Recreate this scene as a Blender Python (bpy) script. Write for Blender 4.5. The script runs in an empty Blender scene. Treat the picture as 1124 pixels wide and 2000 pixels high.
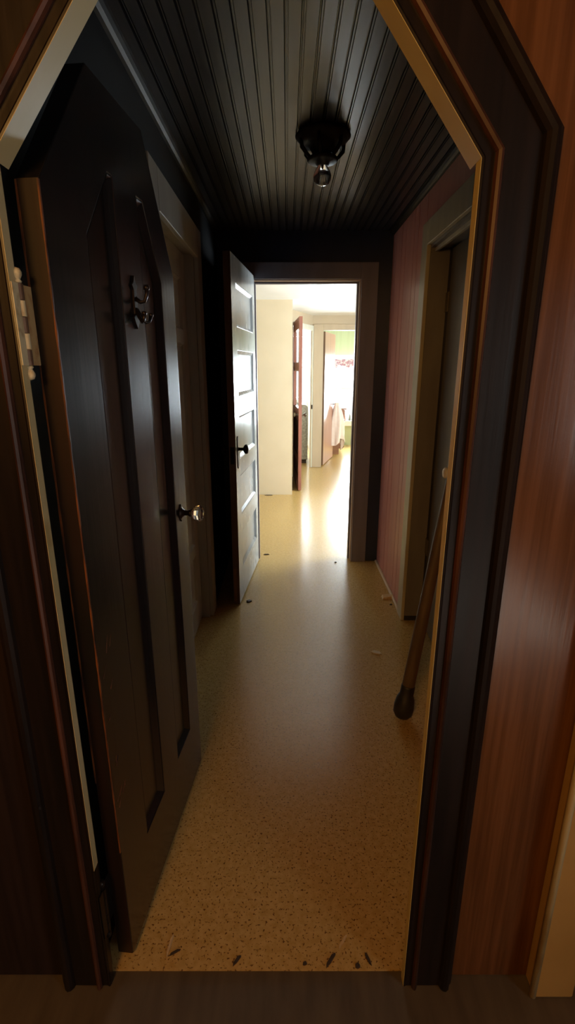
import bpy, bmesh, math, random
from mathutils import Vector, Matrix
random.seed(7)
S = bpy.context.scene
C = S.collection
PI = math.pi

# ------------------------------------------------------------------ materials
def mat(name, col, rough=0.5, col2=None, scale=(6, 6, 6), detail=4.0, lo=0.35, hi=0.65,
        spec=0.5, bump=0.0, bscale=None, metal=0.0, rvar=0.0, coat=0.0, col3=None, s3=(20, 20, 20), t3=(0.62, 0.68)):
    m = bpy.data.materials.new(name); m.use_nodes = True
    nt = m.node_tree; n = nt.nodes; l = nt.links
    b = n['Principled BSDF']
    b.inputs['Base Color'].default_value = (*col, 1)
    b.inputs['Roughness'].default_value = rough
    b.inputs['Metallic'].default_value = metal
    b.inputs['Specular IOR Level'].default_value = spec
    b.inputs['Coat Weight'].default_value = coat
    b.inputs['Coat Roughness'].default_value = 0.15
    tc = n.new('ShaderNodeTexCoord')
    def noise(sc, det=detail):
        mp = n.new('ShaderNodeMapping'); mp.inputs['Scale'].default_value = sc
        l.new(tc.outputs['Object'], mp.inputs['Vector'])
        t = n.new('ShaderNodeTexNoise'); t.inputs['Scale'].default_value = 1.0
        t.inputs['Detail'].default_value = det
        l.new(mp.outputs[0], t.inputs['Vector'])
        return t
    if col2 is not None:
        t = noise(scale)
        r = n.new('ShaderNodeValToRGB')
        r.color_ramp.elements[0].position = lo; r.color_ramp.elements[0].color = (*col, 1)
        r.color_ramp.elements[1].position = hi; r.color_ramp.elements[1].color = (*col2, 1)
        l.new(t.outputs['Fac'], r.inputs[0])
        out = r.outputs[0]
        if col3 is not None:
            t3n = noise(s3, 3.0)
            r3 = n.new('ShaderNodeValToRGB')
            r3.color_ramp.elements[0].position = t3[0]; r3.color_ramp.elements[0].color = (0, 0, 0, 1)
            r3.color_ramp.elements[1].position = t3[1]; r3.color_ramp.elements[1].color = (1, 1, 1, 1)
            l.new(t3n.outputs['Fac'], r3.inputs[0])
            mx = n.new('ShaderNodeMix'); mx.data_type = 'RGBA'
            l.new(r3.outputs[0], mx.inputs[0]); l.new(out, mx.inputs[6])
            mx.inputs[7].default_value = (*col3, 1)
            out = mx.outputs[2]
        l.new(out, b.inputs['Base Color'])
        if rvar:
            mr = n.new('ShaderNodeMapRange')
            mr.inputs[3].default_value = rough - rvar; mr.inputs[4].default_value = rough + rvar
            l.new(t.outputs['Fac'], mr.inputs[0]); l.new(mr.outputs[0], b.inputs['Roughness'])
    if bump:
        t2 = noise(bscale or scale)
        bp = n.new('ShaderNodeBump'); bp.inputs['Strength'].default_value = bump
        bp.inputs['Distance'].default_value = 0.01
        l.new(t2.outputs['Fac'], bp.inputs['Height']); l.new(bp.outputs[0], b.inputs['Normal'])
    return m

M = {}
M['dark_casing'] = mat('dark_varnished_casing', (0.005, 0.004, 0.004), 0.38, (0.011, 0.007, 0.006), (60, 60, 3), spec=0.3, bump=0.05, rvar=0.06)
M['bead'] = mat('highlight_bead', (0.022, 0.010, 0.007), 0.38, (0.08, 0.029, 0.016), (30, 30, 3), rvar=0.05)  # red brown highlight of the rounded bead put into its colour
M['orange_wood'] = mat('orange_panelling', (0.088, 0.034, 0.010), 0.20, (0.145, 0.060, 0.020), (70, 70, 2.2), detail=6, bump=0.03,
                       rvar=0.04, col3=(0.05, 0.017, 0.006), s3=(5, 5, 1.2), t3=(0.5, 0.75))
M['dark_boards'] = mat('dark_room_boards', (0.07, 0.053, 0.034), 0.55, (0.10, 0.078, 0.05), (30, 6, 30))
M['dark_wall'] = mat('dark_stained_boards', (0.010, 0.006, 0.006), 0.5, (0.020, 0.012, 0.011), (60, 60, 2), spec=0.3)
M['cream'] = mat('aged_cream_paint', (0.56, 0.46, 0.22), 0.42, (0.63, 0.53, 0.30), (12, 12, 5), bump=0.05, col3=(0.40, 0.27, 0.10), s3=(9, 9, 5), t3=(0.64, 0.75))
M['lamplit_cream'] = mat('lamplit_cream_paint', (0.52, 0.41, 0.14), 0.45, (0.57, 0.46, 0.18), (12, 12, 5), bump=0.05, col3=(0.38, 0.2, 0.04), s3=(25, 25, 8), t3=(0.66, 0.72))  # same cream paint with warm lamplight put into the colour
M['tan_board'] = mat('tan_painted_board', (0.33, 0.20, 0.055), 0.5, (0.38, 0.235, 0.07), (12, 12, 5), bump=0.04)
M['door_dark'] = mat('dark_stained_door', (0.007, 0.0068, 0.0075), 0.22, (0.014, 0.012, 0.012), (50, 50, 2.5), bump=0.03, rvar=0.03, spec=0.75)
M['door_edge'] = mat('brown_door_edge', (0.006, 0.005, 0.0035), 0.45, (0.022, 0.007, 0.003), (20, 20, 1.6), bump=0.08)
M['worn'] = mat('worn_orange_arris', (0.20, 0.062, 0.014), 0.5, (0.05, 0.016, 0.006), (60, 60, 14), lo=0.4, hi=0.62)
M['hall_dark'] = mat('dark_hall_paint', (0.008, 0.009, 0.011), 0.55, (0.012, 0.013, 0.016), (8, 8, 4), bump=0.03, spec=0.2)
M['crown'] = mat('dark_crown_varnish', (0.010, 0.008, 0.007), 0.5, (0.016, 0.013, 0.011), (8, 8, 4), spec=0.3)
M['far_dark'] = mat('dark_paint_blue_flare', (0.014, 0.026, 0.060), 0.36, (0.019, 0.034, 0.074), (8, 8, 4), bump=0.03)  # blue of the lens flare mixed into the dark wall colour
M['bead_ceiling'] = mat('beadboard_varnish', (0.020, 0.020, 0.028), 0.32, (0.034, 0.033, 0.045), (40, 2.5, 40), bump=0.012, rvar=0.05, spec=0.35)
M['red_panel'] = mat('red_brown_panelling', (0.46, 0.19, 0.165), 0.36, (0.56, 0.25, 0.215), (25, 25, 2), bump=0.04, rvar=0.06)
M['taupe'] = mat('taupe_trim_paint', (0.165, 0.15, 0.14), 0.42, (0.20, 0.185, 0.17), (14, 14, 3), bump=0.04)
M['taupe_door'] = mat('olive_taupe_door_paint', (0.10, 0.082, 0.05), 0.42, (0.13, 0.105, 0.066), (14, 14, 3), bump=0.04)
M['olive'] = mat('olive_grey_trim_paint', (0.38, 0.34, 0.25), 0.42, (0.45, 0.41, 0.30), (14, 14, 3), bump=0.04)
M['grey_trim'] = mat('grey_brown_trim_paint', (0.38, 0.37, 0.32), 0.42, (0.43, 0.42, 0.36), (14, 14, 3), bump=0.04)
M['far_trim'] = mat('far_casing_paint', (0.17, 0.165, 0.20), 0.4, (0.20, 0.195, 0.235), (14, 14, 3), bump=0.04)
M['jamb_wood'] = mat('jamb_strip_wood', (0.36, 0.27, 0.21), 0.4, (0.45, 0.34, 0.27), (14, 14, 3))
M['grey_door'] = mat('grey_white_door_paint', (0.30, 0.33, 0.345), 0.26, (0.37, 0.40, 0.41), (9, 9, 4), bump=0.05, rvar=0.05,
                     col3=(0.20, 0.22, 0.235), s3=(14, 14, 11), t3=(0.60, 0.72))
M['door_raw'] = mat('raw_door_edge', (0.11, 0.06, 0.04), 0.5, (0.16, 0.085, 0.055), (30, 30, 3))
M['raw_patch'] = mat('raw_wood_patch', (0.28, 0.14, 0.05), 0.6, (0.20, 0.09, 0.03), (40, 40, 5))
M['vinyl'] = mat('speckled_tan_vinyl', (0.41, 0.27, 0.088), 0.24, (0.49, 0.335, 0.13), (55, 55, 55), bump=0.05, bscale=(30, 30, 30),
                 rvar=0.05, col3=(0.13, 0.065, 0.018), s3=(150, 150, 150), t3=(0.58, 0.66))
M['cream_wall'] = mat('cream_plaster', (0.66, 0.57, 0.41), 0.7, (0.70, 0.605, 0.445), (3, 3, 3), bump=0.03, bscale=(40, 40, 40))
M['tan_wall'] = mat('tan_plaster', (0.50, 0.42, 0.30), 0.7, (0.53, 0.45, 0.33), (3, 3, 3))
M['white_ceiling'] = mat('white_ceiling_paint', (0.78, 0.80, 0.80), 0.8, (0.82, 0.83, 0.83), (4, 4, 4))
M['pale_trim'] = mat('pale_trim_paint', (0.66, 0.68, 0.60), 0.45, (0.70, 0.72, 0.64), (8, 8, 3))
M['tan_trim'] = mat('tan_trim_paint', (0.46, 0.38, 0.27), 0.45, (0.50, 0.42, 0.30), (8, 8, 3))
M['white'] = mat('white_paint', (0.82, 0.82, 0.80), 0.5, (0.85, 0.85, 0.83), (8, 8, 8))
M['green_wall'] = mat('pale_green_boarding', (0.46, 0.55, 0.33), 0.6, (0.50, 0.59, 0.37), (30, 30, 2))
M['red_door'] = mat('red_brown_door', (0.24, 0.095, 0.07), 0.35, (0.30, 0.125, 0.095), (40, 40, 3))
M['brown_door'] = mat('pinkish_brown_door', (0.36, 0.19, 0.14), 0.28, (0.43, 0.24, 0.18), (30, 30, 2.5))
M['brown_edge'] = mat('dark_brown_edge', (0.10, 0.05, 0.025), 0.45, (0.14, 0.075, 0.04), (30, 30, 3))
M['dresser'] = mat('brown_dresser_wood', (0.26, 0.13, 0.085), 0.4, (0.32, 0.17, 0.11), (4, 30, 30))
M['cloth'] = mat('white_cotton_cloth', (0.80, 0.74, 0.72), 0.9, (0.84, 0.79, 0.77), (20, 20, 20))
M['pink_cloth'] = mat('pink_patterned_cotton', (0.42, 0.24, 0.30), 0.9, (0.80, 0.72, 0.74), (30, 30, 30), lo=0.45, hi=0.6)
M['speckle_grey'] = mat('speckled_grey_enamel', (0.27, 0.27, 0.24), 0.45, (0.42, 0.42, 0.39), (40, 40, 40))
M['black_metal'] = mat('black_metal', (0.012, 0.011, 0.011), 0.35, (0.02, 0.018, 0.018), (40, 40, 40), metal=0.6)
M['bronze'] = mat('dark_bronze', (0.022, 0.017, 0.016), 0.35, (0.035, 0.026, 0.024), (30, 30, 30), metal=0.7)
M['old_brass'] = mat('tarnished_brass', (0.10, 0.085, 0.06), 0.35, (0.15, 0.13, 0.09), (60, 60, 60), metal=0.7)
M['fixture'] = mat('dark_cast_metal', (0.016, 0.014, 0.013), 0.55, (0.035, 0.03, 0.026), (40, 40, 40), metal=0.5)
M['knuckle'] = mat('worn_brown_steel', (0.13, 0.09, 0.07), 0.4, (0.17, 0.12, 0.09), (60, 60, 60), metal=0.3)
M['hinge_cream'] = mat('paint_splashed_steel', (0.62, 0.57, 0.38), 0.42, (0.40, 0.30, 0.15), (60, 60, 40), lo=0.5, hi=0.68)
M['hinge_tan'] = mat('tan_painted_leaf', (0.50, 0.34, 0.16), 0.45, (0.34, 0.17, 0.06), (60, 60, 30), lo=0.48, hi=0.66)
M['pole'] = mat('old_brown_handle', (0.09, 0.06, 0.034), 0.5, (0.13, 0.09, 0.052), (30, 30, 4))
M['black_rubber_shade'] = mat('black_rubber_shade', (0.012, 0.012, 0.012), 0.5, (0.03, 0.028, 0.026), (30, 30, 30))  # pole foot and jamb foot, also the painted shade in the door gap
M['chip_pale'] = mat('pale_wood_chip', (0.48, 0.33, 0.16), 0.7, (0.56, 0.42, 0.24), (80, 80, 80))
M['chip_dark'] = mat('dark_splinter', (0.03, 0.018, 0.01), 0.7, (0.05, 0.03, 0.015), (80, 80, 80))
M['paper'] = mat('dull_white_paper', (0.5, 0.42, 0.28), 0.8, (0.58, 0.5, 0.36), (60, 60, 60))
M['room_dark'] = mat('brown_room_panelling', (0.11, 0.045, 0.018), 0.5, (0.16, 0.07, 0.03), (40, 40, 2))
M['baseboard_white'] = mat('dull_white_quarter_round', (0.55, 0.45, 0.33), 0.5, (0.6, 0.5, 0.38), (10, 10, 10))
M['porcelain'] = mat('white_porcelain', (0.72, 0.66, 0.58), 0.25, (0.75, 0.7, 0.62), (10, 10, 10))
M['jar'] = mat('pink_ceramic', (0.66, 0.45, 0.48), 0.4, (0.7, 0.5, 0.52), (20, 20, 20))
M['jar_green'] = mat('grey_green_ceramic', (0.22, 0.27, 0.24), 0.4, (0.26, 0.31, 0.28), (20, 20, 20))

def glass(name, col=(1, 1, 1), rough=0.0, ior=1.5):
    m = bpy.data.materials.new(name); m.use_nodes = True
    b = m.node_tree.nodes['Principled BSDF']
    b.inputs['Base Color'].default_value = (*col, 1)
    b.inputs['Transmission Weight'].default_value = 1.0
    b.inputs['Roughness'].default_value = rough; b.inputs['IOR'].default_value = ior
    return m
M['knob_glass'] = glass('pressed_glass', (0.95, 0.97, 1.0), 0.02, 1.5)
M['bulb'] = glass('bulb_glass', (0.85, 0.85, 0.85), 0.10, 1.45)
def pane(name):
    m = bpy.data.materials.new(name); m.use_nodes = True
    nt = m.node_tree; n = nt.nodes; n.clear()
    o = n.new('ShaderNodeOutputMaterial'); mx = n.new('ShaderNodeMixShader'); mx.inputs[0].default_value = 0.06
    t = n.new('ShaderNodeBsdfTransparent'); t.inputs[0].default_value = (0.96, 0.98, 0.98, 1)
    g = n.new('ShaderNodeBsdfGlossy'); g.inputs['Roughness'].default_value = 0.02
    nt.links.new(t.outputs[0], mx.inputs[1]); nt.links.new(g.outputs[0], mx.inputs[2])
    nt.links.new(mx.outputs[0], o.inputs[0])
    return m
M['pane'] = pane('window_glass')

# ------------------------------------------------------------------ mesh helpers
def obj(name, bm, m, parent=None, smooth=False, bevel=0.0, loc=None, recalc=True):
    if recalc: bmesh.ops.recalc_face_normals(bm, faces=bm.faces[:])
    me = bpy.data.meshes.new(name); bm.to_mesh(me); bm.free()
    o = bpy.data.objects.new(name, me); C.objects.link(o)
    for mm in (m if isinstance(m, (list, tuple)) else [m]): me.materials.append(mm)
    if smooth:
        for p in me.polygons: p.use_smooth = True
    if parent: o.parent = parent
    if loc: o.location = loc
    if bevel:
        b = o.modifiers.new('bevel', 'BEVEL'); b.width = bevel; b.segments = 2; b.limit_method = 'ANGLE'; b.angle_limit = 0.6
    return o
def tag(o, label, cat, kind=None, group=None):
    o['label'] = label; o['category'] = cat
    if kind: o['kind'] = kind
    if group: o['group'] = group
    return o
def empty(name, loc=(0, 0, 0), rz=0.0):
    o = bpy.data.objects.new(name, None); C.objects.link(o); o.location = loc; o.rotation_euler = (0, 0, rz)
    o.empty_display_size = 0.1
    return o
def box(bm, x0, x1, y0, y1, z0, z1, mi=0):
    v = [bm.verts.new(p) for p in ((x0,y0,z0),(x1,y0,z0),(x1,y1,z0),(x0,y1,z0),(x0,y0,z1),(x1,y0,z1),(x1,y1,z1),(x0,y1,z1))]
    for f in ((3,2,1,0),(4,5,6,7),(0,1,5,4),(1,2,6,5),(2,3,7,6),(3,0,4,7)):
        fc = bm.faces.new([v[i] for i in f]); fc.material_index = mi
    return v
def B(*boxes):
    bm = bmesh.new()
    for b in boxes: box(bm, *b)
    return bm
def plate(outline, holes, y0, y1, bm=None):
    """outline / holes in (x,z); extruded between y0 and y1"""
    bm = bm or bmesh.new()
    es = []
    for loop in [outline] + list(holes):
        vs = [bm.verts.new((p[0], y0, p[1])) for p in loop]
        es += [bm.edges.new((vs[i], vs[(i+1) % len(vs)])) for i in range(len(vs))]
    r = bmesh.ops.triangle_fill(bm, use_beauty=True, use_dissolve=False, edges=es)
    fs = [g for g in r['geom'] if isinstance(g, bmesh.types.BMFace)]
    bmesh.ops.dissolve_limit(bm, angle_limit=0.01, verts=[], edges=[])
    e = bmesh.ops.extrude_face_region(bm, geom=fs)
    for g in e['geom']:
        if isinstance(g, bmesh.types.BMVert): g.co.y = y1
    return bm
def cyl(bm, p0, p1, r0, r1=None, n=16, cap=True):
    r1 = r0 if r1 is None else r1
    p0 = Vector(p0); p1 = Vector(p1); d = (p1 - p0).normalized()
    a = d.orthogonal().normalized(); b = d.cross(a)
    ra = [bm.verts.new(p0 + (a*math.cos(2*PI*i/n) + b*math.sin(2*PI*i/n))*r0) for i in range(n)]
    rb = [bm.verts.new(p1 + (a*math.cos(2*PI*i/n) + b*math.sin(2*PI*i/n))*r1) for i in range(n)]
    for i in range(n): bm.faces.new((ra[i], ra[(i+1) % n], rb[(i+1) % n], rb[i]))
    if cap: bm.faces.new(ra[::-1]); bm.faces.new(rb)
def tube(bm, pts, rad, n=10):
    pts = [Vector(p) for p in pts]; rings = []
    rads = rad if isinstance(rad, (list, tuple)) else [rad]*len(pts)
    ref = None
    for i, p in enumerate(pts):
        d = (pts[min(i+1, len(pts)-1)] - pts[max(i-1, 0)]).normalized()
        if ref is None: ref = d.orthogonal().normalized()
        a = (ref - d*ref.dot(d)).normalized(); ref = a; b = d.cross(a)
        rings.append([bm.verts.new(p + (a*math.cos(2*PI*k/n) + b*math.sin(2*PI*k/n))*rads[i]) for k in range(n)])
    for r0, r1 in zip(rings, rings[1:]):
        for k in range(n): bm.faces.new((r0[k], r0[(k+1) % n], r1[(k+1) % n], r1[k]))
    bm.faces.new(rings[0][::-1]); bm.faces.new(rings[-1])
def lathe(bm, prof, origin, axis=(0, 0, 1), n=32, lobes=0, amp=0.0):
    """prof: list of (r, h) along the axis"""
    o = Vector(origin); d = Vector(axis).normalized(); a = d.orthogonal().normalized(); b = d.cross(a)
    rings = []
    for r, h in prof:
        if r <= 1e-6: rings.append([bm.verts.new(o + d*h)])
        else:
            ring = []
            for k in range(n):
                th = 2*PI*k/n; rr = r*(1 + amp*math.cos(lobes*th)) if lobes else r
                ring.append(bm.verts.new(o + d*h + (a*math.cos(th) + b*math.sin(th))*rr))
            rings.append(ring)
    for r0, r1 in zip(rings, rings[1:]):
        for k in range(n):
            k2 = (k+1) % n
            q = [r0[k % len(r0)], r0[k2 % len(r0)], r1[k2 % len(r1)], r1[k % len(r1)]]
            q = list(dict.fromkeys(q))
            if len(q) > 2: bm.faces.new(q)
    if len(rings[0]) > 1: bm.faces.new(rings[0][::-1])
    if len(rings[-1]) > 1: bm.faces.new(rings[-1])
def sweep(path, prof, ybase, bm=None):
    """path: open polyline in (x,z); prof: closed list of (outward offset d, protrusion p); y = ybase - p"""
    bm = bm or bmesh.new()
    n = len(path); rings = []
    def nrm(i):
        a, b = path[i], path[i+1]; dx, dz = b[0]-a[0], b[1]-a[1]; L = math.hypot(dx, dz); return (-dz/L, dx/L)
    for i in range(n):
        if i == 0: m = nrm(0)
        elif i == n-1: m = nrm(n-2)
        else:
            a, b = nrm(i-1), nrm(i); sx, sz = a[0]+b[0], a[1]+b[1]; k = 1 + a[0]*b[0] + a[1]*b[1]
            m = (sx/k, sz/k)
        rings.append([bm.verts.new((path[i][0]+m[0]*d, ybase-p, path[i][1]+m[1]*d)) for d, p in prof])
    k = len(prof)
    for r0, r1 in zip(rings, rings[1:]):
        for j in range(k): bm.faces.new((r0[j], r0[(j+1) % k], r1[(j+1) % k], r1[j]))
    bm.faces.new(rings[0][::-1]); bm.faces.new(rings[-1])
    return bm
def inset(poly, d):
    n = len(poly); out = []
    for i in range(n):
        p0, p1, p2 = poly[i-1], poly[i], poly[(i+1) % n]
        def nr(a, b):
            dx, dz = b[0]-a[0], b[1]-a[1]; L = math.hypot(dx, dz); return (-dz/L, dx/L)
        a, b = nr(p0, p1), nr(p1, p2); k = 1 + a[0]*b[0] + a[1]*b[1]
        out.append((p1[0]+(a[0]+b[0])/k*d, p1[1]+(a[1]+b[1])/k*d))
    return out
def rect(x0, x1, z0, z1): return [(x0, z0), (x1, z0), (x1, z1), (x0, z1)]
def panel_bm(poly, T, mould=0.014, depth=0.012, mi=0):
    """moulded recessed panel, both faces; poly ccw in (x,z)"""
    bm = bmesh.new()
    for sgn in (1, -1):
        L = []
        for ins, y in ((0.0, T/2-0.002), (0.004, T/2-0.001), (mould*0.6, T/2-depth*0.55), (mould, T/2-depth)):
            q = inset(poly, ins) if ins else poly
            L.append([bm.verts.new((p[0], sgn*y, p[1])) for p in q])
        k = len(poly)
        for r0, r1 in zip(L, L[1:]):
            for j in range(k): bm.faces.new((r0[j], r0[(j+1) % k], r1[(j+1) % k], r1[j])).material_index = mi
        bm.faces.new(L[-1])
    return bm
def panel_door(name, loc, ang, outline, panels, T, m, pm=None, mould=0.014, depth=0.012, mi=0):
    """local x runs from the hinge to the free edge; thickness centred on local y"""
    e = empty(name, loc, ang)
    bm = plate(outline, [p[::-1] for p in panels], -T/2, T/2)
    leaf = obj('door_leaf', bm, m, e, bevel=0.0015)
    for p in panels: obj('panel', panel_bm(p, T, mould, depth, mi), pm or m, e)
    return e, leaf

# ------------------------------------------------------------------ the front doorway
YF = 0.850
XL, XR, ZC, ZT = -0.430, 0.283, 1.742, 2.03
cut = (ZT-ZC)/math.tan(math.radians(52.5))
OP = [(XL, 0.0), (XL, ZC), (XL+cut, ZT), (XR-cut, ZT), (XR, ZC), (XR, 0.0)]
wall = plate([(-0.53, 0), (XL-0.02, 0), (XL-0.02, ZC+0.01), (XL+cut-0.01, ZT+0.02), (XR-cut+0.01, ZT+0.02), (XR+0.02, ZC+0.01), (XR+0.02, 0),
              (2.2, 0), (2.2, 2.45), (-0.53, 2.45)], [], 0.862, 0.884)
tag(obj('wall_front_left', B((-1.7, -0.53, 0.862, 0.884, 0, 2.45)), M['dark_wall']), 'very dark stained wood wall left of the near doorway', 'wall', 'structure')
tag(obj('wall_front', wall, M['orange_wood']), 'orange brown varnished wood wall around the near doorway', 'wall', 'structure')
jt = empty('trim_1', (0, 0, 0)); tag(jt, 'narrow cream painted jamb lining the clipped corner doorway', 'door jamb', 'structure')
jm = sweep(OP[1:5], [(0, -0.034), (0, 0.0122), (0.0007, 0.0122), (0.0007, -0.012), (0.022, -0.012), (0.022, -0.034)], YF)
for f in jm.faces: f.material_index = 1 if f.calc_center_median().x > 0.0 else 0
obj('head_lining', jm, [M['cream'], M['lamplit_cream']], jt)
YB0, YB1 = YF-0.0122, YF+0.009
obj('side_lining', B((XL-0.0007, XL, YB0, YB1, 0.37, ZC), (XL-0.022, XL-0.0007, YF+0.0005, YB1, 0.37, ZC)), M['cream'], jt)
obj('side_lining', B((XR, XR+0.0007, YB0, YB1, 0, ZC), (XR+0.0007, XR+0.022, YF+0.0005, YB1, 0, ZC)), M['lamplit_cream'], jt)
obj('bare_foot', B((XL-0.022, XL, YB0+0.004, YB1, 0, 0.37)), M['dark_casing'], jt)['label'] = 'dark unpainted lower end'
obj('door_rebate', B((XL-0.022, XL-0.012, YB1, 0.886, 0, ZC+0.006), (XR+0.014, XR+0.022, YB1, 0.886, 0, ZC+0.006)), M['dark_casing'], jt)
cas = empty('trim_2', (0, 0, 0))
tag(cas, 'near black moulded casing around the clipped corner doorway', 'door casing', 'structure')
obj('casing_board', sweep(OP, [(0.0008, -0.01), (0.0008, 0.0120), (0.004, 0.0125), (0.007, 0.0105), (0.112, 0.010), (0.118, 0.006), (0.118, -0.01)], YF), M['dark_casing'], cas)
obj('inner_bead', sweep(OP, [(0.020, 0.0), (0.020, 0.014), (0.022, 0.019), (0.026, 0.0215), (0.030, 0.019), (0.033, 0.013), (0.035, 0.009), (0.035, 0.0)], YF), M['bead'], cas, smooth=False)['label'] = 'inner bead with red brown highlight painted in'
obj('outer_bead', sweep(OP, [(0.086, 0.0), (0.086, 0.010), (0.089, 0.017), (0.094, 0.0225), (0.101, 0.024), (0.108, 0.020), (0.112, 0.012), (0.113, 0.0)], YF), M['dark_casing'], cas)

# pale strip at the lower right: casing board of a second opening beside the doorway
t = empty('trim_3', (0, 0, 0))
tag(t, 'tan painted upright board with rounded edge at lower right', 'door casing', 'structure')
obj('board', B((0.592, 0.685, 0.815, 0.862, 0, 2.3)), M['tan_board'], t, bevel=0.004)
bm = bmesh.new(); cyl(bm, (0.590, 0.820, 0), (0.590, 0.820, 2.3), 0.008, n=14)
obj('edge_bead', bm, M['cream'], t, smooth=True)

# ------------------------------------------------------------------ near door, open into the hall
A = Vector((-0.392, 0.900)); Bq = Vector((-0.327, 1.542))
d1 = (Bq-A).normalized(); a1 = math.atan2(d1.y, d1.x); T1 = 0.040
n1 = Vector((-d1.y, d1.x))
org = A + n1*(T1/2)
W1 = 0.655
out1 = [(0, 0.015), (W1, 0.015), (W1, 1.697), (0.475, 1.985), (0.205, 1.985), (0, 1.737)]
p1 = [(0.145, 0.24), (0.285, 0.24), (0.285, 1.83), (0.262, 1.83), (0.145, 1.69)]
p2 = [(0.412, 0.24), (0.548, 0.24), (0.548, 1.665), (0.452, 1.83), (0.412, 1.83)]
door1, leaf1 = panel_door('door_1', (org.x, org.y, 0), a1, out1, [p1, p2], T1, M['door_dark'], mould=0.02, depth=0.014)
tag(door1, 'near black panelled door with clipped corners, coat hook and glass knob', 'door', 'structure')
bm = bmesh.new()
v = [bm.verts.new(p) for p in ((-0.0012, -T1/2+0.0015, 0.016), (-0.0012, T1/2-0.0015, 0.016), (-0.0012, T1/2-0.0015, 1.7365), (-0.0012, -T1/2+0.0015, 1.7365))]
bm.faces.new(v)
r = bmesh.ops.extrude_face_region(bm, geom=bm.faces[:])
for g in r['geom']:
    if isinstance(g, bmesh.types.BMVert): g.co.x += 0.002
obj('hinge_edge', bm, M['door_edge'], door1)['label'] = 'reddish brown hinge edge'
def worn_strip(yc, w, z0, z1):
    bm = bmesh.new(); n = 60; prev = None
    for i in range(n+1):
        z = z0 + (z1-z0)*i/n; ww = w*(0.45 + 0.75*random.random())
        ring = [bm.verts.new((-0.0030, yc-ww, z)), bm.verts.new((-0.0030, yc+ww, z)), bm.verts.new((0.0008, yc+ww, z)), bm.verts.new((0.0008, yc-ww, z))]
        if prev:
            for k in range(4): bm.faces.new((prev[k], prev[(k+1) % 4], ring[(k+1) % 4], ring[k]))
        else: bm.faces.new(ring)
        prev = ring
    bm.faces.new(prev)
    return obj('worn_arris', bm, M['worn'], door1)
worn_strip(-T1/2+0.0012, 0.0016, 0.35, 1.735)['label'] = 'worn bare edge of the door face'
worn_strip(T1/2-0.0015, 0.0016, 0.55, 1.735)['label'] = 'worn bare edge beside the hinge'
# scratches on the door face
for q in range(12):
    s0 = 0.012 + random.random()*0.05; z0 = 0.42 + random.random()*0.45
    bm = bmesh.new(); L = 0.012 + random.random()*0.03; an = random.uniform(0.7, 1.5)
    tube(bm, [(s0, -T1/2, z0), (s0 + L*math.cos(an), -T1/2, z0 + L*math.sin(an))], [0.0013, 0.0004], 6)
    obj('scratch', bm, M['worn'], door1)
def hinge(parent, z0, z1, cream):
    h = empty('hinge'); h.parent = parent
    # local position: barrel in the corner between jamb and door edge
    bx, by = -0.0405, T1/2-0.005
    N = 5; st = (z1-z0)/N
    for k in range(N):
        bm = bmesh.new(); cyl(bm, (bx, by, z0+k*st+0.0006), (bx, by, z0+(k+1)*st-0.0006), 0.0082, n=18)
        obj('knuckle', bm, (M['hinge_cream'] if k % 2 else M['knuckle']) if cream else M['black_metal'], h, smooth=False)
    for zz, s in ((z1, 1), (z0, -1)):
        bm = bmesh.new()
        lathe(bm, [(0.0055, 0), (0.0075, 0.003), (0.0048, 0.006), (0.0062, 0.008), (0.0085, 0.013), (0.0085, 0.017), (0.006, 0.022), (0, 0.024)], (bx, by, zz), (0, 0, s), 18)
        obj('finial', bm, M['hinge_cream'] if cream else M['black_metal'], h, smooth=True)
    bm = B((-0.036, -0.001, T1/2-0.0035, T1/2-0.0012, z0, z1))
    obj('door_leaf_plate', bm, M['hinge_tan'] if cream else M['black_metal'], h, bevel=0.001)
    bm = B((-0.063, -0.046, 0.0100, 0.0125, z0, z1))
    obj('jamb_leaf_plate', bm, M['hinge_cream'] if cream else M['black_metal'], h, bevel=0.001)
    return h
hinge(door1, 1.452, 1.578, True)['label'] = 'upper hinge splashed with cream paint'
hinge(door1, 0.155, 0.285, False)['label'] = 'lower black hinge'
# coat hook on the muntin
hk = empty('coat_hook', (0.350, -T1/2, 1.590)); hk.parent = door1; hk['label'] = 'ornate dark bronze coat hook'
pl = [(0, -0.055), (0.010, -0.042), (0.017, -0.030), (0.008, -0.022), (0.010, 0.010), (0.008, 0.030), (0.016, 0.040), (0.008, 0.046), (0.0, 0.062), (-0.008, 0.046), (-0.016, 0.040), (-0.008, 0.030), (-0.010, 0.010), (-0.008, -0.022), (-0.017, -0.030), (-0.010, -0.042)]
obj('back_plate', plate(pl, [], 0, -0.005), M['bronze'], hk, bevel=0.001)
bm = bmesh.new()
tube(bm, [(0, -0.004, 0.012), (0, -0.016, 0.004), (0, -0.026, 0.006), (0, -0.031, 0.018), (0, -0.032, 0.030)], [0.005, 0.0045, 0.0042, 0.0042, 0.005])
lathe(bm, [(0, -0.007), (0.006, -0.004), (0.0078, 0.001), (0.006, 0.006), (0, 0.008)], (0, -0.032, 0.034), (0, 0, 1), 12)
obj('upper_hook', bm, M['bronze'], hk, smooth=True)
for sx in (-1, 1):
    bm = bmesh.new()
    tube(bm, [(sx*0.003, -0.004, -0.010), (sx*0.008, -0.013, -0.030), (sx*0.013, -0.021, -0.040), (sx*0.018, -0.027, -0.037), (sx*0.021, -0.030, -0.026)], [0.0045, 0.004, 0.0038, 0.0038, 0.0045])
    lathe(bm, [(0, -0.006), (0.005, -0.003), (0.0065, 0.001), (0.005, 0.005), (0, 0.006)], (sx*0.0215, -0.0305, -0.023), (0, 0, 1), 12)
    obj('lower_hook', bm, M['bronze'], hk, smooth=True)
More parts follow.
